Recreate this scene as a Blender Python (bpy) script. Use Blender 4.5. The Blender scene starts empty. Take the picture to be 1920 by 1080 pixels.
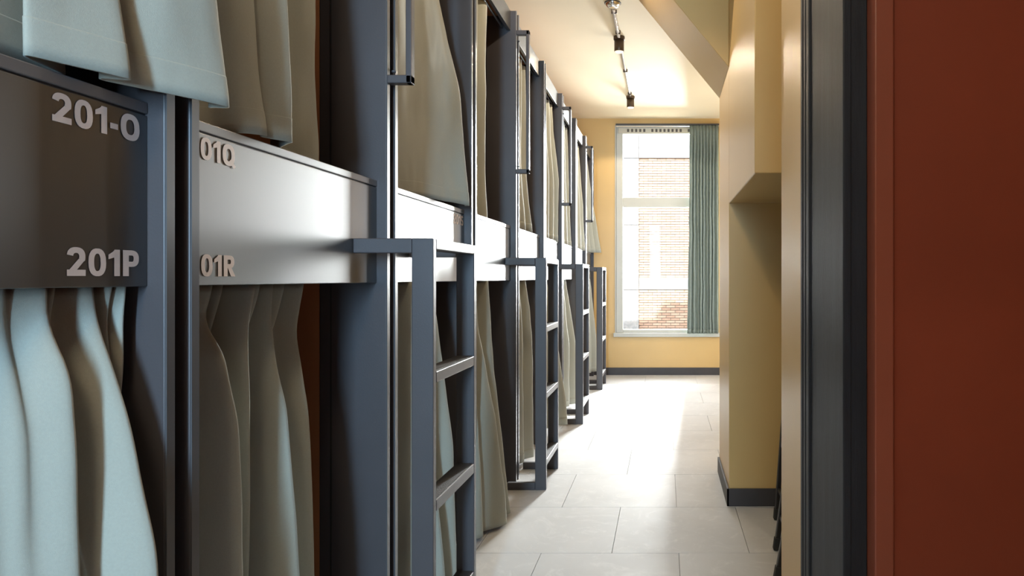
import bpy, bmesh, math, random
from mathutils import Vector, noise
random.seed(7)
SC = bpy.context.scene
COL = SC.collection

# ------------------------------------------------------------------ camera
EYE = 1.2
cam = bpy.data.cameras.new('camera'); camo = bpy.data.objects.new('camera', cam); COL.objects.link(camo)
camo.location = (0, 0, EYE); camo.rotation_euler = (math.pi/2, 0, 0)
cam.sensor_width = 36; cam.lens = 1290/1920*36
cam.shift_x = -287/1920; cam.shift_y = -19/1920
cam.clip_start = 0.02
SC.camera = camo

# ------------------------------------------------------------------ world, sun, large lights, exposure
W = bpy.data.worlds.new('world'); SC.world = W; W.use_nodes = True
wn = W.node_tree.nodes; wl = W.node_tree.links
sky = wn.new('ShaderNodeTexSky'); sky.sky_type = 'NISHITA'; sky.sun_disc = False
sky.sun_elevation = math.radians(40); sky.sun_rotation = math.radians(180)
wl.new(sky.outputs[0], wn['Background'].inputs[0]); wn['Background'].inputs[1].default_value = 0.45

def lamp(name, kind, loc, rot, energy, color, size=None, size_y=None, spread=None):
    l = bpy.data.lights.new(name, kind); l.energy = energy; l.color = color
    if kind == 'AREA':
        l.shape = 'RECTANGLE'; l.size = size; l.size_y = size_y
        if spread: l.spread = math.radians(spread)
    o = bpy.data.objects.new(name, l); COL.objects.link(o)
    o.location = loc; o.rotation_euler = rot
    return o
R = math.radians
sun = lamp('sun', 'SUN', (0, -5, 12), (R(50), 0, 0), 10.0, (1.0, .95, .88)); sun.data.angle = R(0.6)
# added area lamp as bright sky above the street, lighting the end window
lamp('street_sky_fill', 'AREA', (0.0, 12.2, 5.6), (R(-58), 0, 0), 900, (0.93, 0.96, 1.0), 4.2, 2.4)
lamp('street_side_fill', 'AREA', (1.50, 14.0, 3.1), (R(-90), 0, R(-8)), 4900, (0.95, 0.97, 1.0), 1.9, 3.8)  # added area lamp, hidden by the window curtain, for reflections in the guard panels
# assumed daylight from the right beyond the column: added area lamp, no window built
lamp('assumed_side_light', 'AREA', (1.55, 7.1, 1.55), (0, R(90), 0), 45, (0.93, 0.96, 1.0), 1.9, 2.0)
# bluish light assumed behind the camera, slightly left; bare lamp, no opening there
def aimed(name, loc, tgt, energy, color, sx, sy):
    q = (Vector(tgt)-Vector(loc)).to_track_quat('-Z', 'Y').to_euler()
    return lamp(name, 'AREA', loc, q, energy, color, sx, sy)
aimed('assumed_corridor_light', (-.29, -2.7, 1.85), (-.62, 1.5, 1.10), 195, (0.45, 0.73, 1.0), .28, 1.7)
lamp('corridor_warm_fill', 'AREA', (-.45, -.75, 3.05), (R(28), 0, 0), 19, (1.0, .78, .52), .5, .5)  # added warm fill for the near curtains, no fitting there
vs = SC.view_settings
vs.view_transform = 'Standard'; vs.look = 'None'; vs.exposure = 0.25; vs.gamma = 1.0; vs.use_curve_mapping = False

# ------------------------------------------------------------------ materials
def mat(name, color, rough=.5, metal=0., var=.06, scale=6., bump=0., bscale=60., spec=.5, stretch=(1, 1, 1), color2=None, sheen=0., emit=None):
    m = bpy.data.materials.new(name); m.use_nodes = True
    n = m.node_tree.nodes; l = m.node_tree.links; b = n['Principled BSDF']
    b.inputs['Roughness'].default_value = rough; b.inputs['Metallic'].default_value = metal
    b.inputs['Specular IOR Level'].default_value = spec
    tc = n.new('ShaderNodeTexCoord'); mp = n.new('ShaderNodeMapping'); mp.inputs['Scale'].default_value = stretch
    l.new(tc.outputs['Object'], mp.inputs['Vector'])
    nz = n.new('ShaderNodeTexNoise'); nz.inputs['Scale'].default_value = scale; nz.inputs['Detail'].default_value = 6
    l.new(mp.outputs[0], nz.inputs['Vector'])
    rp = n.new('ShaderNodeValToRGB'); l.new(nz.outputs['Fac'], rp.inputs['Fac'])
    c2 = color2 or tuple(min(1, c*(1+var)) for c in color); c1 = color if color2 else tuple(c*(1-var) for c in color)
    rp.color_ramp.elements[0].color = (*c1, 1); rp.color_ramp.elements[0].position = .3
    rp.color_ramp.elements[1].color = (*c2, 1); rp.color_ramp.elements[1].position = .7
    l.new(rp.outputs[0], b.inputs['Base Color'])
    if bump:
        nb = n.new('ShaderNodeTexNoise'); nb.inputs['Scale'].default_value = bscale; nb.inputs['Detail'].default_value = 4
        l.new(mp.outputs[0], nb.inputs['Vector'])
        bp = n.new('ShaderNodeBump'); bp.inputs['Strength'].default_value = bump; bp.inputs['Distance'].default_value = .01
        l.new(nb.outputs['Fac'], bp.inputs['Height']); l.new(bp.outputs[0], b.inputs['Normal'])
    if sheen: b.inputs['Sheen Weight'].default_value = sheen
    if emit:
        b.inputs['Emission Color'].default_value = (*emit[0], 1); b.inputs['Emission Strength'].default_value = emit[1]
    if spec >= 1: b.inputs['IOR'].default_value = 1.75
    return m

M = {}
M['steel'] = mat('grey_blue_powder_coat', (.068, .062, .066), .42, 0, .08, 4, .03, 250, .5)
M['board'] = mat('charcoal_board', (.026, .025, .028), .42, 0, .12, 3, .02, 200, .5)
M['panel'] = mat('grey_satin_panel', (.016, .016, .018), .36, .0, .05, 2, .01, 120, 1.0)
M['cap'] = mat('grey_metal_cap', (.16, .16, .17), .36, .3, .05, 2, 0)
M['edge'] = mat('metal_edge', (.085, .085, .09), .34, 0, .05, 3, 0)
M['terracotta'] = mat('terracotta_lining', (.42, .17, .07), .6, 0, .1, 5)
M['letters'] = mat('blush_vinyl', (.74, .62, .56), .5, 0, .05, 20)
M['yellow'] = mat('yellow_wall_paint', (.67, .45, .18), .36, 0, .04, 1.5, .02, 80, .5)
M['ceiling'] = mat('cream_ceiling_paint', (.84, .72, .50), .6, 0, .03, 1.2, .02, 60, .4)
M['red'] = mat('brick_red_paint', (.27, .055, .025), .55, 0, .08, 3, .02, 90)
M['redtrim'] = mat('brick_red_trim', (.31, .088, .052), .45, 0, .06, 3, .02, 90)
M['base'] = mat('dark_baseboard', (.055, .050, .052), .5, 0, .1, 6)
M['blackwood'] = mat('black_painted_wood', (.026, .032, .044), .50, 0, .25, 9, .12, 140, .22, (3, 3, .25))
M['white'] = mat('white_window_paint', (.56, .56, .51), .4, 0, .03, 5)
M['vent'] = mat('cream_vent_strip', (.58, .55, .46), .5, 0, .03, 5)
M['slot'] = mat('dark_slot', (.10, .09, .08), .7)
M['fabric'] = mat('sage_linen', (.36, .365, .31), .85, 0, .03, 260, .14, 900, .25, (1, 1, 1), sheen=.15)
M['fabric2'] = mat('sage_window_curtain', (.22, .265, .24), .85, 0, .06, 30, .25, 350, .25)
M['rubber'] = mat('black_rubber', (.02, .02, .02), .7)
M['chairmetal'] = mat('black_chair_tube', (.03, .027, .027), .35, .3)
M['chrome'] = mat('chrome', (.8, .8, .8), .15, 1.)
M['bronze'] = mat('bronze_spot_housing', (.10, .065, .04), .4, .6)
M['lens'] = mat('spot_lens', (.9, .8, .65), .4, emit=((1.0, .78, .5), 1.2))
M['cable'] = mat('silver_cable', (.72, .70, .68), .3, .6)
M['tread'] = mat('dark_grip_tread', (.045, .040, .038), .6, 0, .2, 60, .5, 300)
M['brick'] = mat('pale_red_brick', (.38, .26, .20), .9, 0, .18, 4, .3, 60)
M['brick2'] = mat('pale_buff_brick', (.44, .33, .26), .9, 0, .18, 4, .3, 60)
M['mortar'] = mat('mortar', (.15, .13, .12), .95, 0, .1, 12)
M['granite'] = mat('speckled_granite', (.21, .22, .24), .6, 0, .2, 14, color2=(.34, .34, .35))
M['render'] = mat('outer_render', (.4, .38, .36), .9)

def floor_material():
    m = mat('pale_cement_tile', (.50, .495, .49), .34, 0, .04, 1.7, color2=(.60, .595, .59), bump=.03, bscale=25, spec=.3)
    n = m.node_tree.nodes; l = m.node_tree.links
    b = n['Principled BSDF']
    nz = n.new('ShaderNodeTexNoise'); nz.inputs['Scale'].default_value = 7; nz.inputs['Detail'].default_value = 10
    nz.inputs['Roughness'].default_value = .7; nz.inputs['Distortion'].default_value = 1.2
    g = n.new('ShaderNodeNewGeometry'); l.new(g.outputs['Position'], nz.inputs['Vector'])
    for x in n:
        if x.type == 'MAPPING': l.new(g.outputs['Position'], x.inputs['Vector'])
    base = [x for x in n if x.type == 'VALTORGB'][0]
    n2 = n.new('ShaderNodeTexNoise'); n2.inputs['Scale'].default_value = 5; n2.inputs['Detail'].default_value = 12; n2.inputs['Roughness'].default_value = .75; n2.inputs['Distortion'].default_value = 2.5
    l.new(g.outputs['Position'], n2.inputs['Vector'])
    r2 = n.new('ShaderNodeMapRange'); r2.inputs[1].default_value = .52; r2.inputs[2].default_value = .72; r2.inputs[3].default_value = 0; r2.inputs[4].default_value = .55
    l.new(n2.outputs['Fac'], r2.inputs[0])
    mx = n.new('ShaderNodeMixRGB'); mx.inputs[2].default_value = (.74, .73, .72, 1)
    l.new(r2.outputs[0], mx.inputs[0]); l.new(base.outputs[0], mx.inputs[1]); l.new(mx.outputs[0], b.inputs['Base Color'])
    rp = n.new('ShaderNodeMapRange'); rp.inputs[1].default_value = .35; rp.inputs[2].default_value = .68
    rp.inputs[3].default_value = .40; rp.inputs[4].default_value = .52
    l.new(nz.outputs['Fac'], rp.inputs[0]); l.new(rp.outputs[0], b.inputs['Roughness'])
    return m
M['floor'] = floor_material()
M['grout'] = mat('grey_grout', (.40, .39, .38), .8)

def glass_material():
    m = bpy.data.materials.new('window_glass'); m.use_nodes = True
    n = m.node_tree.nodes; l = m.node_tree.links
    for x in list(n):
        if x.type != 'OUTPUT_MATERIAL': n.remove(x)
    t = n.new('ShaderNodeBsdfTransparent'); t.inputs[0].default_value = (.95, .97, .96, 1)
    g = n.new('ShaderNodeBsdfGlossy'); g.inputs['Roughness'].default_value = .02
    fr = n.new('ShaderNodeFresnel'); fr.inputs[0].default_value = 1.12
    mx = n.new('ShaderNodeMixShader'); l.new(fr.outputs[0], mx.inputs[0]); l.new(t.outputs[0], mx.inputs[1]); l.new(g.outputs[0], mx.inputs[2])
    l.new(mx.outputs[0], [x for x in n if x.type == 'OUTPUT_MATERIAL'][0].inputs[0])
    return m
M['glass'] = glass_material()

# ------------------------------------------------------------------ helpers
def tag(o, label=None, cat=None, group=None, kind=None):
    if label: o['label'] = label
    if cat: o['category'] = cat
    if group: o['group'] = group
    if kind: o['kind'] = kind
    return o

def empty(name, loc, rot=(0, 0, 0)):
    o = bpy.data.objects.new(name, None); COL.objects.link(o); o.location = loc; o.rotation_euler = rot
    o.empty_display_size = .05
    return o

def wloc(o):
    v = Vector((0, 0, 0))
    while o is not None:
        v = v + Vector(o.location); o = o.parent
    return v

class MB:
    """collects geometry in world coordinates; build() links it as one mesh object"""
    def __init__(s): s.v = []; s.f = []; s.sm = []
    def box(s, x0, x1, y0, y1, z0, z1):
        x0, x1 = min(x0, x1), max(x0, x1); y0, y1 = min(y0, y1), max(y0, y1); z0, z1 = min(z0, z1), max(z0, z1)
        k = len(s.v)
        s.v += [(x0, y0, z0), (x1, y0, z0), (x1, y1, z0), (x0, y1, z0), (x0, y0, z1), (x1, y0, z1), (x1, y1, z1), (x0, y1, z1)]
        s.f += [tuple(k+i for i in q) for q in ((0, 3, 2, 1), (4, 5, 6, 7), (0, 1, 5, 4), (1, 2, 6, 5), (2, 3, 7, 6), (3, 0, 4, 7))]
        s.sm += [False]*6
        return s
    def prism_y(s, poly, y0, y1):
        k = len(s.v); n = len(poly)
        s.v += [(x, y0, z) for x, z in poly] + [(x, y1, z) for x, z in poly]
        s.f.append(tuple(k+i for i in range(n))); s.f.append(tuple(k+n+i for i in reversed(range(n))))
        for i in range(n):
            j = (i+1) % n; s.f.append((k+j, k+i, k+n+i, k+n+j))
        s.sm += [False]*(n+2)
        return s
    def lathe(s, cx, cy, prof, n=24):
        k = len(s.v)
        for r, z in prof:
            for i in range(n):
                a = 2*math.pi*i/n; s.v.append((cx+r*math.cos(a), cy+r*math.sin(a), z))
        for j in range(len(prof)-1):
            for i in range(n):
                i2 = (i+1) % n
                s.f.append((k+j*n+i, k+j*n+i2, k+(j+1)*n+i2, k+(j+1)*n+i)); s.sm.append(True)
        s.f.append(tuple(k+i for i in reversed(range(n)))); s.f.append(tuple(k+(len(prof)-1)*n+i for i in range(n))); s.sm += [False, False]
        return s
    def tube(s, pts, r, n=8):
        k = len(s.v); P = [Vector(p) for p in pts]
        for i, p in enumerate(P):
            d = (P[min(i+1, len(P)-1)]-P[max(i-1, 0)]).normalized()
            u = d.orthogonal().normalized() if abs(d.z) > .9 else d.cross(Vector((0, 0, 1))).normalized()
            w = d.cross(u)
            for q in range(n):
                a = 2*math.pi*q/n; s.v.append(tuple(p+u*(r*math.cos(a))+w*(r*math.sin(a))))
        for i in range(len(P)-1):
            for q in range(n):
                q2 = (q+1) % n
                s.f.append((k+i*n+q, k+i*n+q2, k+(i+1)*n+q2, k+(i+1)*n+q)); s.sm.append(True)
        s.f.append(tuple(k+q for q in reversed(range(n)))); s.f.append(tuple(k+(len(P)-1)*n+q for q in range(n))); s.sm += [False, False]
        return s
    def build(s, name, m, parent=None, bevel=0., origin=None, local=False):
        base = Vector((0, 0, 0)) if local else (wloc(parent) if parent else Vector((0, 0, 0)))
        org = Vector(origin) if origin is not None else base
        me = bpy.data.meshes.new(name)
        me.from_pydata([tuple(Vector(v)-org) for v in s.v], [], s.f)
        me.polygons.foreach_set('use_smooth', s.sm)
        bm = bmesh.new(); bm.from_mesh(me); bmesh.ops.recalc_face_normals(bm, faces=bm.faces); bm.to_mesh(me); bm.free()
        me.materials.append(m)
        o = bpy.data.objects.new(name, me); COL.objects.link(o)
        if parent: o.parent = parent
        o.location = org-base
        if bevel:
            b = o.modifiers.new('bevel', 'BEVEL'); b.width = bevel; b.segments = 2; b.limit_method = 'ANGLE'
        return o

def bx(name, m, c, parent=None, bevel=0., origin=None):
    return MB().box(*c).build(name, m, parent, bevel, origin)
def struct(o, label=None):
    o['kind'] = 'structure'
    if label: o['label'] = label
    return o

# ------------------------------------------------------------------ the room
CEIL = 3.17; FAR = 8.505; WX = .337
LEFT = -2.95
floor = struct(bx('floor', M['grout'], (LEFT-.1, 2.1, -3.1, FAR+.3, -.2, -.012)), 'pale cement tile floor laid in half bond')
def tiles():
    cache = {}
    y = 3.0-.6*6; row = -6
    while y < FAR-.01:
        y0, y1 = y, min(y+.6, FAR)
        off = -.2326 if row % 2 == 0 else .06
        x = off-.6*6
        while x < 1.95:
            x0, x1 = max(x, LEFT), min(x+.6, 1.95)
            if x1-x0 > .03:
                w = round(x1-x0, 3); d = round(y1-y0, 3)
                if (w, d) not in cache:
                    mb = MB().box(-w/2+.0012, w/2-.0012, -d/2+.0012, d/2-.0012, -.012, 0)
                    o = mb.build('tile', M['floor'], floor); cache[(w, d)] = o
                else:
                    o = cache[(w, d)].copy(); COL.objects.link(o)
                o.location = ((x0+x1)/2, (y0+y1)/2, random.uniform(-.0004, 0))
            x += .6
        y += .6; row += 1
tiles()
struct(bx('ceiling', M['ceiling'], (LEFT-.1, 2.1, -3.1, FAR+.3, CEIL, CEIL+.2)), 'cream painted ceiling over the aisle')
struct(bx('wall_left', M['terracotta'], (LEFT-.15, LEFT, -3.1, FAR+.3, -.012, CEIL)))
# wall around the end window
WL, WR, WB, WT = -.607, .665, .481, 3.085
mb = MB(); mb.box(LEFT, WL, FAR, FAR+.3, -.012, CEIL); mb.box(WR, 2.1, FAR, FAR+.3, -.012, CEIL)
mb.box(WL, WR, FAR, FAR+.3, -.012, WB); mb.box(WL, WR, FAR, FAR+.3, WT, CEIL)
struct(mb.build('wall_far', M['yellow']), 'yellow painted end wall around the tall window')
struct(bx('baseboard_far', M['base'], (-.9, 1.6, FAR-.015, FAR, 0, .092), None, .002), 'dark grey baseboard below the end window')
# right side: pier by the door jamb, niche, boxed column with extension and bulkhead
PW = .40
mb = MB(); mb.box(PW, 2.1, 1.57, 2.367, -.012, CEIL)
struct(mb.build('wall_right', M['yellow'], None, .003), 'yellow wall return beside the black jamb')
struct(bx('wall_alcove', M['board'], (.66, .85, 2.367, 3.625, -.012, CEIL)), 'back wall of the low alcove where the chairs lean, darkened for the panel reflection')  # unseen wall, coloured dark so the nearest guard panel reflects little light
mb = MB(); mb.box(WX, 2.1, 3.625, 4.26, -.012, CEIL)
mb.box(WX, .66, 2.588, 3.625, 1.594, CEIL)
mb.prism_y([(WX, 2.31), (WX, CEIL), (-.37, CEIL)], 3.6255, 4.2595)
struct(mb.build('wall_column', M['yellow'], None, .004), 'yellow boxed column with overhang and sloped bulkhead up to the ceiling')
mb = MB(); mb.box(WX-.012, WX, 3.613, 4.26, 0, .092); mb.box(WX-.012, .66, 3.613, 3.625, 0, .092)
struct(mb.build('baseboard_column', M['base'], None, .002), 'dark baseboard around the boxed column foot')
struct(bx('wall_right_far', M['yellow'], (1.6, 1.75, 4.26, FAR, -.012, CEIL)))
struct(bx('wall_right_near', M['red'], (1.95, 2.1, -3.1, 1.48, -.012, CEIL)))
struct(bx('wall_near', M['yellow'], (LEFT, 2.1, -3.1, -2.95, -.012, CEIL)))
struct(bx('wall_light_block', M['red'], (-.13, 2.1, -1.0, -.88, -.012, CEIL)))  # unseen slab added to keep the corridor light off the right side
# red wall facing the camera with its trim, and the black jamb
struct(bx('wall_front', M['red'], (.491, 1.95, 1.49, 1.57, -.012, CEIL)), 'brick red wall at the right edge')
struct(bx('trim_2', M['redtrim'], (.450, .491, 1.475, 1.57, 0, CEIL), None, .003), 'brick red upright trim strip between black jamb and red wall')
jamb = struct(bx('trim_1', M['blackwood'], (PW-.001, .47, 1.552, 1.911, 0, CEIL), None, .004), 'black painted wooden door jamb with moulded edges')
bx('stop_bead', M['blackwood'], (PW-.007, .43, 1.882, 1.921, 0, CEIL), jamb, .004)
bx('stop_bead', M['blackwood'], (PW-.004, .43, 1.942, 1.973, 0, CEIL), jamb, .006)
bx('backing_strip', M['blackwood'], (PW+.005, .43, 1.90, 2.02, 0, CEIL), jamb)
bx('outer_bead', M['blackwood'], (PW-.004, .43, 1.980, 2.016, 0, CEIL), jamb, .007)
bx('architrave', M['blackwood'], (PW+.0005, .4495, 1.529, 1.553, 0, CEIL), jamb, .003)
bx('face_bead', M['blackwood'], (PW-.005, PW+.014, 1.526, 1.560, 0, CEIL), jamb, .003)

# ------------------------------------------------------------------ end window
def window():
    y0, y1 = FAR+.02, FAR+.09
    w = struct(MB().box(WL, -.522, y0, y1, WB+.04, WT-.01).box(.60, WR, y0, y1, WB+.04, WT-.01)
               .box(-.522, .60, y0, y1, 2.985, WT-.01).box(-.522, .60, y0, y1, WB+.04, .56).build('window_1', M['white'], None, .004),
               'tall white framed end window of two panes')
    bx('transom', M['white'], (-.522, .60, y0+.005, y1-.005, 2.078, 2.196), w, .004)
    bx('pane', M['glass'], (-.522, .60, y0+.03, y0+.036, 2.196, 2.985), w)
    bx('pane', M['glass'], (-.522, .60, y0+.03, y0+.036, .56, 2.078), w)
    v = bx('vent_strip', M['vent'], (-.58, .62, y0-.012, y0, 2.99, 3.06), w, .003)
    for k in range(20):
        x = -.47+k*.05
        if k in (5, 14): continue
        bx('vent_slot', M['slot'], (x, x+.026, y0-.0135, y0-.0115, 3.005, 3.042), v)
    bx('window_sill', M['white'], (WL-.03, WR+.02, FAR-.03, FAR+.09, WB-.01, WB+.04), w, .004)
    mb = MB(); mb.box(WL-.012, WL, FAR-.006, FAR+.02, WB+.04, WT); mb.box(WL-.012, WR, FAR-.006, FAR+.02, WT-.008, WT+.004)
    mb.build('edge_bead', M['white'], w)
window()
track = tag(bx('curtain_track', M['base'], (WL, WR, FAR-.05, FAR-.02, WT-.004, WT+.012)), 'slim black curtain track above the end window', 'curtain track')

# ------------------------------------------------------------------ curtains
def interp(keys, z):
    if z >= keys[0][0]: return keys[0][1:]
    for k0, k1 in zip(keys, keys[1:]):
        if z >= k1[0]:
            t = (k0[0]-z)/(k0[0]-k1[0])
            return tuple(p+(q-p)*t for p, q in zip(k0[1:], k1[1:]))
    return keys[-1][1:]
def smooth(keys, z, w=.028):
    a = [interp(keys, min(max(z+d, keys[-1][0]), keys[0][0])) for d in (-w, -w/2, 0, w/2, w)]
    return tuple(sum(c)/5 for c in zip(*a))
def cr(p0, p1, p2, p3, t):
    return p1*0.5*2*0 + 0.5*((2*p1)+(p2-p0)*t+(2*p0-5*p1+4*p2-p3)*t*t+(3*p1-p0-3*p2+p3)*t*t*t)
def cloth(name, m, cols, rows=64, sub=8, hem=.055, wr=.0055, seed=0, thick=.003):
    """cols: per column a list of (z, back offset a = -x, y) from top to hem"""
    grid = []
    for r in range(rows+1):
        t = r/rows; P = []
        for c in cols:
            z = c[0][0]+(c[-1][0]-c[0][0])*t
            a, y = smooth(c, z); P.append(Vector((-a, y, z)))
        P = [P[0]*2-P[1]]+P+[P[-1]*2-P[-2]]
        line = []
        for i in range(1, len(P)-2):
            for k in range(sub):
                line.append(cr(P[i-1], P[i], P[i+1], P[i+2], k/sub))
        line.append(P[-2]); grid.append(line)
    n = len(grid[0])
    for r, line in enumerate(grid):
        for p in line:
            q = Vector((p.y*9+seed*3.1, p.z*3.2, p.x*9))
            q2 = Vector((p.y*30+seed, p.z*9, p.x*30))
            p.x += (noise.noise(q)*wr+noise.noise(q2)*wr*.35)
            p.y += noise.noise(q+Vector((7, 3, 1)))*wr*.6
    cx = sum(p.x for p in grid[-1])/n; cy = sum(p.y for p in grid[-1])/n; cz = min(p.z for p in grid[-1])
    org = Vector((cx, cy, cz))
    def mk(nm, g, th, parent):
        v = [tuple(p-org) for line in g for p in line]; f = []
        for r in range(len(g)-1):
            for i in range(n-1): f.append((r*n+i, r*n+i+1, (r+1)*n+i+1, (r+1)*n+i))
        me = bpy.data.meshes.new(nm); me.from_pydata(v, [], f); me.polygons.foreach_set('use_smooth', [True]*len(f)); me.materials.append(m)
        o = bpy.data.objects.new(nm, me); COL.objects.link(o)
        s = o.modifiers.new('solidify', 'SOLIDIFY'); s.thickness = th; s.offset = 0
        if parent: o.parent = parent
        else: o.location = org
        return o
    o = mk(name, grid, thick, None)
    if hem:
        h = []
        L = (cols[0][0][0]-cols[0][-1][0]); r0 = 1-hem/L
        i0 = r0*rows; k0 = int(i0); fr = i0-k0
        h.append([a.lerp(b, fr) for a, b in zip(grid[k0], grid[k0+1])]); h += grid[k0+1:]
        h[-1] = [p+Vector((0, 0, -.002)) for p in h[-1]]
        mk('hem', h, thick+.0016, o)
    return o
def A(x, y): return (1247-x)*y/1290          # back offset of a point seen at column x when it stands y away

def bed_curtain(label, cols, group, **kw):
    o = cloth('bed_curtain', M['fabric'], cols, **kw)
    return tag(o, label, 'curtain', group)
UP, LO = 'upper bunk curtains', 'lower bunk curtains'

# lower curtain of the nearest tower
zk = (1.185, 1.135, 1.05, .97, .85, .75, .03)
def col(y, a, ytop=None): return [(z, v, y if ytop is None else y+(ytop-y)*(max(0, z-.7)/.49)**2) for z, v in zip(zk, a)]
bed_curtain('pleated sage curtain of the lower bunk under the number 201P', [
    col(.36, (.97,)*7), col(.50, (.96, .95, .94, .93, .92, .91, .90)), col(.58, (.97,)*7), col(.68, (.96, .95, .94, .925, .92, .91, .90)),
    col(.78, (.975,)*7), col(.87, (.955, .955, .95, .94, .935, .93, .92)), col(.955, (.975, .975, .965, .955, .945, .940, .93)),
    col(.985, (.948, .955, .938, .926, .920, .915, .905)), col(1.002, (.960, .955, .935, .920, .912, .905, .895)),
    col(1.032, (.930, .932, .893, .884, .880, .878, .87)), col(1.052, (.975, .975, .965, .955, .945, .94, .94)),
    col(1.062, (.945, .958, .955, .945, .925, .900, .87)), col(1.078, (.970, .965, .955, .945, .925, .895, .88)),
    col(1.118, (.935, .930, .898, .873, .850, .825, .79)),
    col(1.135, (.975, .980, .97, .965, .95, .93, .91)), col(1.150, (.925, .940, .930, .940, .94, .94, .94)), col(1.157, (.950, .950, .945, .950, .95, .95, .95)),
    col(1.168, (.915, .922, .922, .932, .94, .945, .945)), col(1.180, (.955,)*7)],
    LO, seed=1)

# lower curtain of the second tower
def pcol(y, pts, zb=.03, yb=None):
    ks = [(EYE-(py-521)*y/1290, A(px, y), y) for px, py in pts]
    ks[0] = (1.185, ks[0][1], y)
    if ks[-1][0] > zb+.01: ks.append((zb, ks[-1][1], y if yb is None else yb))
    return ks
def vcol(y, a, zt=1.185, zb=.03): return [(zt, a, y), (zb, a, y)]
bed_curtain('sage curtain of the lower bunk under the number 201R', [
    vcol(1.30, 1.02), [(1.185, .99, 1.36), (.03, .96, 1.36)], vcol(1.41, 1.04),
    pcol(1.47, [(397, 530), (374, 605), (419, 661), (448, 779), (452, 1080)]), [(1.185, 1.02, 1.50), (1.10, 1.04, 1.50), (.03, 1.05, 1.51)], [(1.185, .975, 1.515), (1.12, .995, 1.515), (1.0, 1.03, 1.52), (.03, 1.03, 1.52)], [(1.185, 1.03, 1.535), (.03, 1.05, 1.53)],
    pcol(1.56, [(480, 530), (462, 607), (466, 758), (464, 1080)]), [(1.185, 1.02, 1.60), (.03, 1.05, 1.61)], [(1.185, .965, 1.635), (1.10, .985, 1.635), (1.0, 1.03, 1.625), (.03, 1.04, 1.625)], [(1.185, 1.02, 1.655), (.03, 1.05, 1.64)],
    pcol(1.68, [(510, 530), (505, 591), (515, 677), (537, 768), (553, 956), (563, 1080)]), [(1.185, 1.02, 1.71), (.03, 1.05, 1.74)], [(1.185, .970, 1.755), (1.10, .99, 1.755), (1.0, 1.03, 1.755), (.03, 1.04, 1.755)], [(1.185, 1.02, 1.785), (.03, 1.05, 1.77)],
    pcol(1.83, [(569, 530), (553, 618), (577, 758), (585, 930), (590, 1080)]), vcol(1.86, 1.02)], LO, seed=2)

# upper curtain of the nearest tower, hanging out over the posts
def ucol(a_hem, y_hem, a_top, y_top, zb=1.52, zt=2.64, a_mid=None):
    am = a_hem+.20*(a_top-a_hem)+.004 if a_mid is None else a_mid
    return [(zt, a_top, y_top), (zb+.30, am+.012, y_hem+.15*(y_top-y_hem)), (zb+.12, am, y_hem), (zb, a_hem, y_hem)]
bed_curtain('sage curtain of the upper bunk draped over the panel numbered 201-O', [
    ucol(.955, .40, .96, .36), ucol(.93, .52, .95, .46), ucol(.955, .62, .965, .54), ucol(.92, .72, .95, .64), ucol(.95, .84, .965, .74),
    ucol(.945, .95, .96, .80), ucol(.940, 1.075, .965, .86), ucol(.925, 1.03, .94, .89), ucol(.912, .985, .935, .91), ucol(.885, 1.035, .935, .95), ucol(.858, 1.102, .93, 1.0),
    ucol(.900, 1.098, .965, 1.02, a_mid=.905), ucol(.897, 1.125, .965, 1.05, a_mid=.90), ucol(.850, 1.198, .94, 1.10, a_mid=.852), ucol(.810, 1.280, .93, 1.15, a_mid=.828),
    ucol(.850, 1.286, .96, 1.17, a_mid=.856)], UP, seed=3)

# upper curtain of the second tower
bed_curtain('sage curtain of the upper bunk hanging over the panel numbered 201Q', [
    ucol(.945, 1.30, .97, 1.30, 1.485), ucol(.938, 1.37, .95, 1.36, 1.488), ucol(.936, 1.425, .975, 1.42, 1.500), ucol(.900, 1.475, .96, 1.46, 1.512), ucol(.890, 1.540, .95, 1.52, 1.520, a_mid=.908), ucol(.905, 1.552, .98, 1.57, 1.520),
    ucol(.878, 1.610, .945, 1.63, a_mid=.876), ucol(.895, 1.632, .98, 1.68), ucol(.935, 1.67, .95, 1.73, 1.516), ucol(.99, 1.74, .985, 1.79, 1.50),
    ucol(.958, 1.84, .95, 1.84, 1.45), ucol(.963, 1.905, .965, 1.90, 1.45, a_mid=.960), ucol(1.02, 1.92, 1.0, 1.92, 1.45)], UP, seed=4, wr=.006)

# third tower
bed_curtain('sage curtain of the upper bunk behind the nearest grab bar, corner hanging out', [
    ucol(.965, 2.27, .97, 2.27, 1.49), ucol(.935, 2.33, .945, 2.33, 1.49), ucol(.962, 2.39, .975, 2.38, 1.49), ucol(.945, 2.50, .945, 2.45, 1.50), ucol(.935, 2.62, .965, 2.54, 1.512),
    ucol(.905, 2.78, .945, 2.64, 1.515), ucol(.872, 2.88, .96, 2.74, 1.515), [(2.64, .965, 2.82), (2.39, .955, 2.9), (2.0, .885, 2.95), (1.512, .842, 2.95)],
    [(2.64, .975, 2.83), (2.39, .965, 2.91), (2.0, .90, 2.962), (1.512, .862, 2.962)]], UP, seed=5, wr=.006)
bed_curtain('sage curtain of the lower bunk behind the nearest ladder', [
    vcol(2.27, 1.0), [(1.185, .95, 2.32), (.6, .93, 2.32), (.03, .92, 2.32)], vcol(2.37, 1.02), pcol(2.45, [(775, 530), (790, 700), (800, 1080)]), vcol(2.52, .99),
    pcol(2.60, [(785, 530), (805, 760), (817, 885), (832, 1080)]), vcol(2.655, .97), pcol(2.76, [(800, 530), (817, 585), (851, 842), (857, 1080)]), vcol(2.80, .97)], LO, seed=6)
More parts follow.
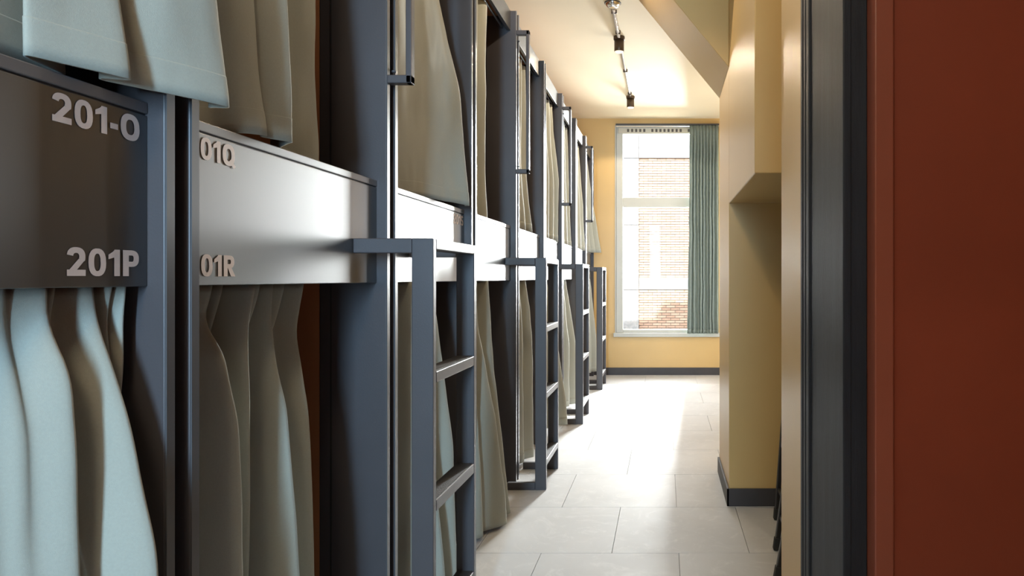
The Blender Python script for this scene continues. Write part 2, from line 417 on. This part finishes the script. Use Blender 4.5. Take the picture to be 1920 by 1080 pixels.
# fourth tower
bed_curtain('narrow gathered sage curtain of the upper bunk in the fourth tower', [
    ucol(.98, 3.20, .98, 3.20, 1.46), ucol(.935, 3.27, .94, 3.27, 1.46), ucol(.98, 3.33, .985, 3.33, 1.46), ucol(.93, 3.42, .935, 3.42, 1.46), ucol(.985, 3.49, .99, 3.49, 1.46),
    ucol(.928, 3.60, .935, 3.60, 1.46), ucol(.975, 3.66, .98, 3.66, 1.46)], UP, seed=7, wr=.007)
bed_curtain('sage curtain of the lower bunk flaring out to the floor behind the nearest ladder', [
    [(1.185, .97, 3.21), (.6, .93, 3.18), (.02, .86, 3.10)], [(1.185, .935, 3.26), (.9, .90, 3.24), (.02, .83, 3.14)], [(1.185, .985, 3.30), (.02, .85, 3.20)],
    [(1.185, .93, 3.36), (.95, .911, 3.35), (.53, .828, 3.35), (.138, .775, 3.33), (.02, .765, 3.30)], [(1.185, .98, 3.42), (.6, .91, 3.42), (.02, .82, 3.38)],
    [(1.185, .90, 3.5), (.72, .871, 3.5), (.50, .846, 3.5), (.06, .785, 3.46), (.02, .778, 3.46)], [(1.185, .96, 3.53), (.6, .91, 3.54), (.02, .83, 3.50)]], LO, seed=8)
def far_curtain(label, y0, y1, n, outline, zt, zb, group, seed, back=.985):
    cols = []
    for k in range(n):
        yr = y0+(y1-y0)*(k+.9)/n; t = (k+1)/n
        yv = y0+(y1-y0)*(k+.35)/n
        cols.append([(zt, back, yv), (zb, back-.02-.05*t*(zt-1.2 < .1), yv)])
        cols.append([(z, .955+(a-.955)*t**1.5, yr) for z, a in outline])
    cols.append([(zt, back-.01, y1), (zb, outline[-1][1]+.04, y1+.005)])
    for c in cols: c[0] = (zt, c[0][1], c[0][2]); c[-1] = (zb, c[-1][1], c[-1][2])
    return bed_curtain(label, cols, group, seed=seed, wr=.006, rows=26, sub=6)
far_curtain('sage curtain of the upper bunk behind the second grab bar', 4.14, 4.70, 4, [(2.64, .95), (1.9, .95), (1.515, .905)], 2.64, 1.515, UP, 9)
far_curtain('sage curtain of the lower bunk behind the second ladder', 4.14, 4.52, 3, [(1.185, .92), (1.0, .886), (.66, .865), (.03, .862)], 1.185, .03, LO, 10)
far_curtain('wide gathered sage curtain of the upper bunk in the sixth tower', 5.06, 5.74, 5, [(2.64, .94), (2.4, .93), (2.0, .884), (1.5, .893)], 2.64, 1.5, UP, 11)
far_curtain('sage curtain of the lower bunk flaring out beyond the second ladder', 5.06, 5.36, 3, [(1.185, .92), (.55, .82), (.27, .775), (.06, .765)], 1.185, .06, LO, 12)
far_curtain('sage curtain of the upper bunk behind the third grab bar', 5.94, 6.62, 5, [(2.64, .94), (2.0, .92), (1.5, .90)], 2.64, 1.5, UP, 13)
far_curtain('sage curtain of the lower bunk behind the third ladder', 5.94, 6.42, 4, [(1.185, .928), (.6, .835), (.03, .835)], 1.185, .03, LO, 14)
far_curtain('sage curtain of the upper bunk in the last tower but one', 6.84, 7.52, 5, [(2.64, .94), (2.0, .90), (1.5, .875)], 2.64, 1.5, UP, 15)
far_curtain('sage curtain of the lower bunk in the last tower but one', 6.84, 7.3, 4, [(1.185, .93), (.6, .87), (.03, .86)], 1.185, .03, LO, 16)
far_curtain('pale blue lit curtain of the upper bunk by the yellow end wall, flaring out', 7.68, 8.30, 5, [(2.64, .94), (2.1, .875), (1.505, .778)], 2.64, 1.505, UP, 17)
far_curtain('pale blue lit curtain of the lower bunk behind the farthest ladder', 7.68, 8.12, 4, [(1.185, .885), (.5, .81), (.10, .81)], 1.185, .10, LO, 18)

# window curtain: pleated, full height
def window_curtain():
    cols = []; n = 9; x0, x1 = .305, .652
    for k in range(2*n+1):
        x = x0+(x1-x0)*k/(2*n); f = k % 2
        yt = FAR-.035-(.012 if f else -.004); yb = FAR-.065-(.028 if f else -.012)
        cols.append([(WT-.006, -x, yt), (2.6, -(x+.004*(k % 3-1)), yb+.012), (.52, -(x+.010*((k*7) % 3-1)-(.02 if k < 3 else 0)), yb)])
    o = cloth('window_curtain', M['fabric2'], cols, rows=30, sub=5, hem=.05, wr=.008, seed=21)
    tag(o, 'sage green floor length pleated curtain drawn to the right of the end window', 'curtain')
window_curtain()

# ------------------------------------------------------------------ sleeping pods
J = [.26, 1.203, 2.159, 3.10, 4.03, 4.955, 5.83, 6.73, 7.57, 8.40]
TB, GAP = .022, .042
PF, PX, TOP = .872, .905, 2.765
FIN = 1.085
names = [('201-O', '201P', 'far'), ('201Q', '201R', 'near'), ('201S', None, 'far'), (None, None, 'near')] + [None]*5
labels = ['nearest charcoal bunk tower at the left edge, numbered 201-O and 201P',
          'charcoal bunk tower numbered 201Q and 201R with light grey panel',
          'charcoal bunk tower behind the nearest ladder, third from the camera',
          'charcoal bunk tower just beyond the nearest ladder, fourth from the camera',
          'charcoal bunk tower behind the second ladder, fifth from the camera',
          'charcoal bunk tower just beyond the second ladder, sixth from the camera',
          'charcoal bunk tower behind the third ladder, third from the end wall',
          'charcoal bunk tower next to the last one by the end wall',
          'last charcoal bunk tower standing against the yellow end wall']

def ring(cx, cy, rx, ry, tx, ty, a0, a1, n=22):
    """annular strip of an ellipse as quads"""
    q = []
    for k in range(n):
        A0 = R(a0+(a1-a0)*k/n); A1 = R(a0+(a1-a0)*(k+1)/n)
        def P(a, s):
            c, d = math.cos(a), math.sin(a); e = .82
            c = math.copysign(abs(c)**e, c); d = math.copysign(abs(d)**e, d)
            return (cx+(rx-s*tx)*c, cy+(ry-s*ty)*d)
        q.append([P(A0, 0), P(A1, 0), P(A1, 1), P(A0, 1)])
    return q
def rect(x0, x1, y0, y1): return [[(x0, y0), (x1, y0), (x1, y1), (x0, y1)]]
def glyph(c):
    """heavy sans capitals and figures, cap height 1: quads and advance width"""
    if c == '0': return ring(.38, .5, .38, .51, .24, .19, 0, 360), .82
    if c == 'O': return ring(.46, .5, .46, .515, .26, .22, 0, 360, 28), .98
    if c == 'Q': return ring(.46, .5, .46, .515, .26, .22, 0, 360, 28)+[[(.50, .22), (.64, .34), (.98, .02), (.84, -.12)]], .98
    if c == '1': return rect(.26, .52, 0, 1)+[[(0, .63), (.27, .70), (.27, .93), (0, .80)], [(.26, .68), (.30, .68), (.30, 1), (.26, 1)], [(0, .80), (.26, .76), (.30, 1), (.18, .90)]], .62
    if c == '2': return ring(.37, .68, .37, .335, .25, .20, 172, -22, 18)+[[(.72, .57), (.47, .61), (.02, .14), (.32, .14)], [(.72, .57), (.47, .62), (.50, .70), (.74, .68)], [(0, 0), (.75, 0), (.75, .22), (0, .22)]], .82
    if c == '-': return rect(0, .36, .27, .48), .44
    if c in 'PR':
        q = rect(0, .28, 0, 1)+rect(.26, .42, .80, 1)+rect(.26, .42, .36 if c == 'P' else .40, .56 if c == 'P' else .59)
        q += ring(.41, .68 if c == 'P' else .695, .36, .32 if c == 'P' else .305, .26, .195, 90, -90, 14)
        if c == 'R': q += [[(.28, .42), (.56, .42), (.84, 0), (.52, 0)]]
        return q, .86
    if c == 'S': return ring(.38, .72, .37, .29, .23, .18, 20, 270, 18)+ring(.38, .28, .38, .29, .24, .18, 90, -160, 18)+rect(.30, .46, .425, .575), .82
    if c == 'U': return rect(0, .27, .4, 1)+rect(.55, .82, .4, 1)+ring(.41, .40, .41, .415, .27, .21, 180, 360, 16), .9
def glyph_mesh(txt, cap, width, parent, y_start, z_base):
    quads = []; x = 0
    for c in txt:
        q, w = glyph(c)
        quads += [[(x+px, py) for px, py in p] for p in q]; x += w+.04
    x -= .06
    b = wloc(parent); v = []; f = []
    for i, p in enumerate(quads):
        k = len(v)
        v += [tuple(Vector((-PX+.0006+i*.00001, y_start+px/x*width, z_base+py*cap))-b) for px, py in p]; f.append((k, k+1, k+2, k+3))
    me = bpy.data.meshes.new('lettering'); me.from_pydata(v, [], f); me.materials.append(M['letters'])
    o = bpy.data.objects.new('lettering', me); COL.objects.link(o); o.parent = parent
    o['label'] = 'blush pink lettering '+txt
    return o

def pod(n):
    ya, yb = J[n]+TB+GAP, J[n+1]          # near board starts, far board starts
    i0, i1 = ya+TB, yb
    p = empty('bunk_tower', (-1.9, (ya+yb)/2, 0)); tag(p, labels[n], 'bunk bed', 'bunk towers along the left of the aisle')
    for y in (ya, yb):
        b = bx('side_board', M['steel'], (-FIN, -PF-.003, y, y+TB, 0, TOP), p, .002)
        bx('board_edge', M['edge'], (-PF-.003, -PF, y+.001, y+TB-.001, 0, TOP), b)
        bx('board_joint', M['board'], (-1.051, -1.046, y-.0008, y+TB+.0008, 0, TOP), b)
        bx('lining_board', M['terracotta'], (LEFT, -FIN, y, y+TB, 0, TOP), p)
    g = bx('guard_panel', M['panel'], (-PX-.02, -PX, i0, i1, 1.185, 1.483), p, .0015)
    bx('panel_cap', M['cap'], (-PX-.026, -PX+.001, i0, i1, 1.486, 1.506), g, .002)
    bx('panel_groove', M['board'], (-PX-.02, -PX-.004, i0, i1, 1.4829, 1.4861), g)
    bx('fascia', M['panel'], (-PX-.02, -PX, i0, i1, 2.648, TOP), p, .0015)
    bx('top_board', M['terracotta'], (LEFT, -PX-.02, i0, i1, 2.735, TOP), p)
    bx('bunk_deck', M['terracotta'], (LEFT, -PX-.075, i0, i1, 1.205, 1.27), p)
    bx('bed_plinth', M['board'], (LEFT, -1.12, i0, i1, 0, .16), p)
    for z in (2.668, 1.196):
        MB().tube([(-.955, i0, z), (-.955, i1, z)], .007, 8).build('curtain_rod', M['edge'], p)
    nm = names[n]
    if nm:
        up, low, side = nm
        yend = i1-.018 if side == 'far' else None
        for txt, zb, w in ((up, 1.4325, .170 if up and '-' in up else .145), (low, 1.203, .145)):
            if not txt: continue
            ys = (i1-.018-w) if side == 'far' else i0+.013
            glyph_mesh(txt, .0435, w, g, ys, zb)
    if n in (1, 3, 5, 7):                                   # grab bar on the far upright
        y = yb+.010; mb = MB()
        h = MB().box(-.815, -.797, y-.010, y+.022, 1.812, 2.652).box(-PF-.001, -.797, y-.010, y+.022, 1.812, 1.838).box(-PF-.001, -.797, y-.010, y+.022, 2.626, 2.652).build('grab_bar', M['steel'], p, .003)
        for z in (1.86, 2.60):
            MB().lathe(-.868, y+.034, [(.006, z-.003), (.008, z), (.006, z+.004)], 10).build('bolt', M['edge'], h)
    return p
for n in range(9): pod(n)

# ------------------------------------------------------------------ ladders
lad_y = [1.994, 3.887, 5.635, 7.375]
lad_l = ['nearest grey steel bunk ladder standing in the aisle', 'second grey steel bunk ladder from the camera',
         'third grey steel bunk ladder from the camera', 'farthest grey steel bunk ladder near the end wall']
def ladder(i):
    y0 = lad_y[i]; y1 = y0+.455; t = .028
    xo, xi = -.672, -.735
    r = empty('bunk_ladder', (-.70, (y0+y1)/2, 0)); tag(r, lad_l[i], 'ladder', 'steel ladders to the upper bunks')
    for y in (y0, y1-t):
        s = bx('stile', M['steel'], (xi, xo, y, y+t, 0, 1.315), r, .003)
        bx('upper_arm', M['steel'], (-PX+.0, xi, y, y+t, 1.272, 1.315), r, .003)
        bx('lower_arm', M['steel'], (-PF-.02, xi, y, y+t, 0, .042), r, .003)
    bx('top_bar', M['steel'], (xi+.01, xo, y0+t, y1-t, 1.283, 1.315), r, .003)
    for z in (.925, .547, .168):
        g = bx('rung', M['steel'], (xi, xo, y0+t, y1-t, z-.034, z), r, .003)
        bx('grip_strip', M['tread'], (xi+.004, xo-.006, y0+t+.002, y1-t-.002, z, z+.0018), g)
for i in range(4): ladder(i)

# ------------------------------------------------------------------ ceiling lights
LX = -.375
def spot(y, label, power=30):
    r = empty('ceiling_spotlight', (LX, y, CEIL)); tag(r, label, 'spotlight', 'bronze spots on the ceiling cable')
    MB().lathe(LX, y, [(.046, CEIL-.028), (.046, CEIL)], 24).build('flange', M['bronze'], r, .002)
    MB().lathe(LX, y, [(.038, CEIL-.122), (.040, CEIL-.118), (.040, CEIL-.028)], 24).build('housing', M['bronze'], r)
    MB().lathe(LX, y, [(.030, CEIL-.128), (.035, CEIL-.1225)], 24).build('lens', M['lens'], r)
    lamp('spot_bulb', 'SPOT', (LX, y, CEIL-.135), (0, 0, 0), power, (1.0, .82, .60)).data.spot_size = R(150)
spot(5.62, 'bronze ceiling spotlight nearest the camera on the silver cable')
spot(7.46, 'bronze ceiling spotlight nearer the end window on the silver cable')
spot(3.78, 'assumed bronze ceiling spotlight above the aisle before the boxed column, added out of view', 24)  # unseen spot, assumed from the spacing of the others, added for warm light
spot(1.94, 'assumed bronze ceiling spotlight above the aisle beside the black jamb, added out of view', 20)  # out of view too, added to warm the near curtains
rose = empty('ceiling_rose', (LX, 4.93, CEIL)); tag(rose, 'chrome ceiling rose at the top edge where the cable starts', 'ceiling fitting')
MB().lathe(LX, 4.93, [(.018, CEIL-.034), (.042, CEIL-.026), (.055, CEIL-.010), (.056, CEIL)], 28).build('cover', M['chrome'], rose)
MB().lathe(LX, 4.93, [(.060, CEIL-.005), (.060, CEIL)], 28).build('base_ring', M['board'], rose)
def cable():
    c = empty('ceiling_cable', (LX, 6.1, CEIL)); tag(c, 'twisted silver cable clipped along the ceiling between the spots', 'cable')
    for ph in (0, math.pi):
        pts = []
        for k in range(120):
            y = 4.99+k*(5.57-4.99)/119; a = k*.55+ph
            pts.append((LX+.008*math.cos(a), y, CEIL-.016+.008*math.sin(a)))
        MB().tube(pts, .0065, 6).build('strand', M['cable'], c)
    MB().tube([(LX, 5.67, CEIL-.012), (LX, 7.41, CEIL-.012)], .010, 10).build('conduit', M['cable'], c)
    for y in (5.06, 5.48, 6.5, 7.30):
        bx('clip', M['bronze'], (LX-.02, LX+.02, y-.008, y+.008, CEIL-.028, CEIL), c, .002)
cable()

# ------------------------------------------------------------------ folded chairs leaning in the niche
def chair(xf, yfar, tilt, label):
    """folded flat; local x is thickness (0 at the aisle side), y the width, z along the height"""
    r = empty('folding_chair', (xf, yfar-.37, .004), (0, tilt, 0)); tag(r, label, 'chair', 'folded chairs leaning in the niche')
    for y in (0, .345):
        lg = MB().box(0, .022, y, y+.025, .03, .86).build('front_leg', M['chairmetal'], r, .004, local=True)
        MB().box(-.003, .026, y-.003, y+.028, 0, .055).build('rubber_foot', M['rubber'], lg, .005, local=True)
        lg = MB().box(.026, .046, y+.028*(1 if y == 0 else -1), y+.025+.028*(1 if y == 0 else -1), .05, .78).build('rear_leg', M['chairmetal'], r, .004, local=True)
        MB().box(.024, .048, y+.026*(1 if y == 0 else -1), y+.027+.028*(1 if y == 0 else -1), .03, .08).build('rubber_foot', M['rubber'], lg, .004, local=True)
    MB().box(.004, .022, .026, .344, .36, .70).build('seat', M['chairmetal'], r, .006, local=True)
    MB().box(.002, .020, .026, .344, .73, .86).build('backrest', M['chairmetal'], r, .006, local=True)
    MB().box(.005, .018, .026, .344, .14, .16).build('crossbar', M['chairmetal'], r, .003, local=True)
    MB().box(-.0012, .004, .3435, .3455, .06, .85).build('edge_strip', M['edge'], r, 0, local=True)
chair(.540, 3.425, R(4.2), 'black folded chair standing innermost against the niche wall')
chair(.478, 3.045, R(7.6), 'middle one of the black folded chairs leaning in the niche')
chair(.432, 2.745, R(10.2), 'outermost black folded chair, nearest the black jamb')

# ------------------------------------------------------------------ outside: facade across the street
def facade():
    FY = 17.0
    f = empty('brick_facade', (0, FY, -1.5)); tag(f, 'sunlit pale brick and granite building front across the street', 'building')
    bx('backing_wall', M['mortar'], (-5, 5, FY+.012, FY+.4, -1.5, 7.0), f)
    def slab(x0, x1, z0, z1, d=.06): return bx('granite_slab', M['granite'], (x0+.006, x1-.006, FY-d, FY+.012, z0+.006, z1-.006), f, .004)
    zs = [-1.5, -.6, .90, 2.5, 4.15, 5.9, 7.0]
    for a, b in zip(zs, zs[1:]):
        slab(-1.5, -.645, a, b); slab(-2.4, -1.5, a, b)
    for x0, x1 in ((-.645, .9), (.9, 2.4), (2.4, 4)):
        slab(x0, x1, 4.15, 5.9); slab(x0, x1, 5.9, 7.0)
        slab(x0, x1, .905, 1.215, .03)
    bl, bh = .222, .0625
    datas = []
    for mm in (M['brick'], M['brick2']):
        o = MB().box(-bl/2+.006, bl/2-.006, -.012, .012, -bh/2+.006, bh/2-.006).build('brick', mm); datas.append(o.data); bpy.data.objects.remove(o)
    rest = MB(); cnt = 0; cells = []
    for z0, z1 in ((-1.4, .90), (1.22, 4.15)):
        k = 0
        z = z1-bh/2
        while z > z0:
            off = (k % 2)*bl/2; x = -.64+bl/2-off
            while x < 4:
                if x > -.70: cells.append((x, z))
                x += bl
            z -= bh; k += 1
    vis = [c for c in cells if c[0] < .52 and c[1] > .0]
    vis.sort(key=lambda c: (c[0]-.0)**2*.2+(c[1]-2.4)**2*.0+c[0]*.02)
    keep = set(vis[:300])
    for c in cells:
        d = random.uniform(-.005, .003)
        if c in keep:
            o = bpy.data.objects.new('brick', random.choice(datas)); COL.objects.link(o); o.parent = f
            o.location = (c[0], d, c[1]+1.5)
        else: rest.box(c[0]-bl/2+.006, c[0]+bl/2-.006, FY-.012+d, FY+.012, c[1]-bh/2+.006, c[1]+bh/2-.006)
    r = rest.build('brickwork', M['brick'], f); r['kind'] = 'stuff'
facade()
struct(bx('street', M['render'], (-12, 12, FAR+.3, 40, -1.7, -1.5)))
# storeys of this building above the room: they keep the sun off and throw the stepped shadow at the facade foot
struct(MB().prism_y([(-6, CEIL+.2), (6, CEIL+.2), (6, 7.47), (-.03, 7.47), (-.28, 7.04), (-6, 6.6)], -3.1, FAR+.3).build('wall_upper_storey', M['render']))
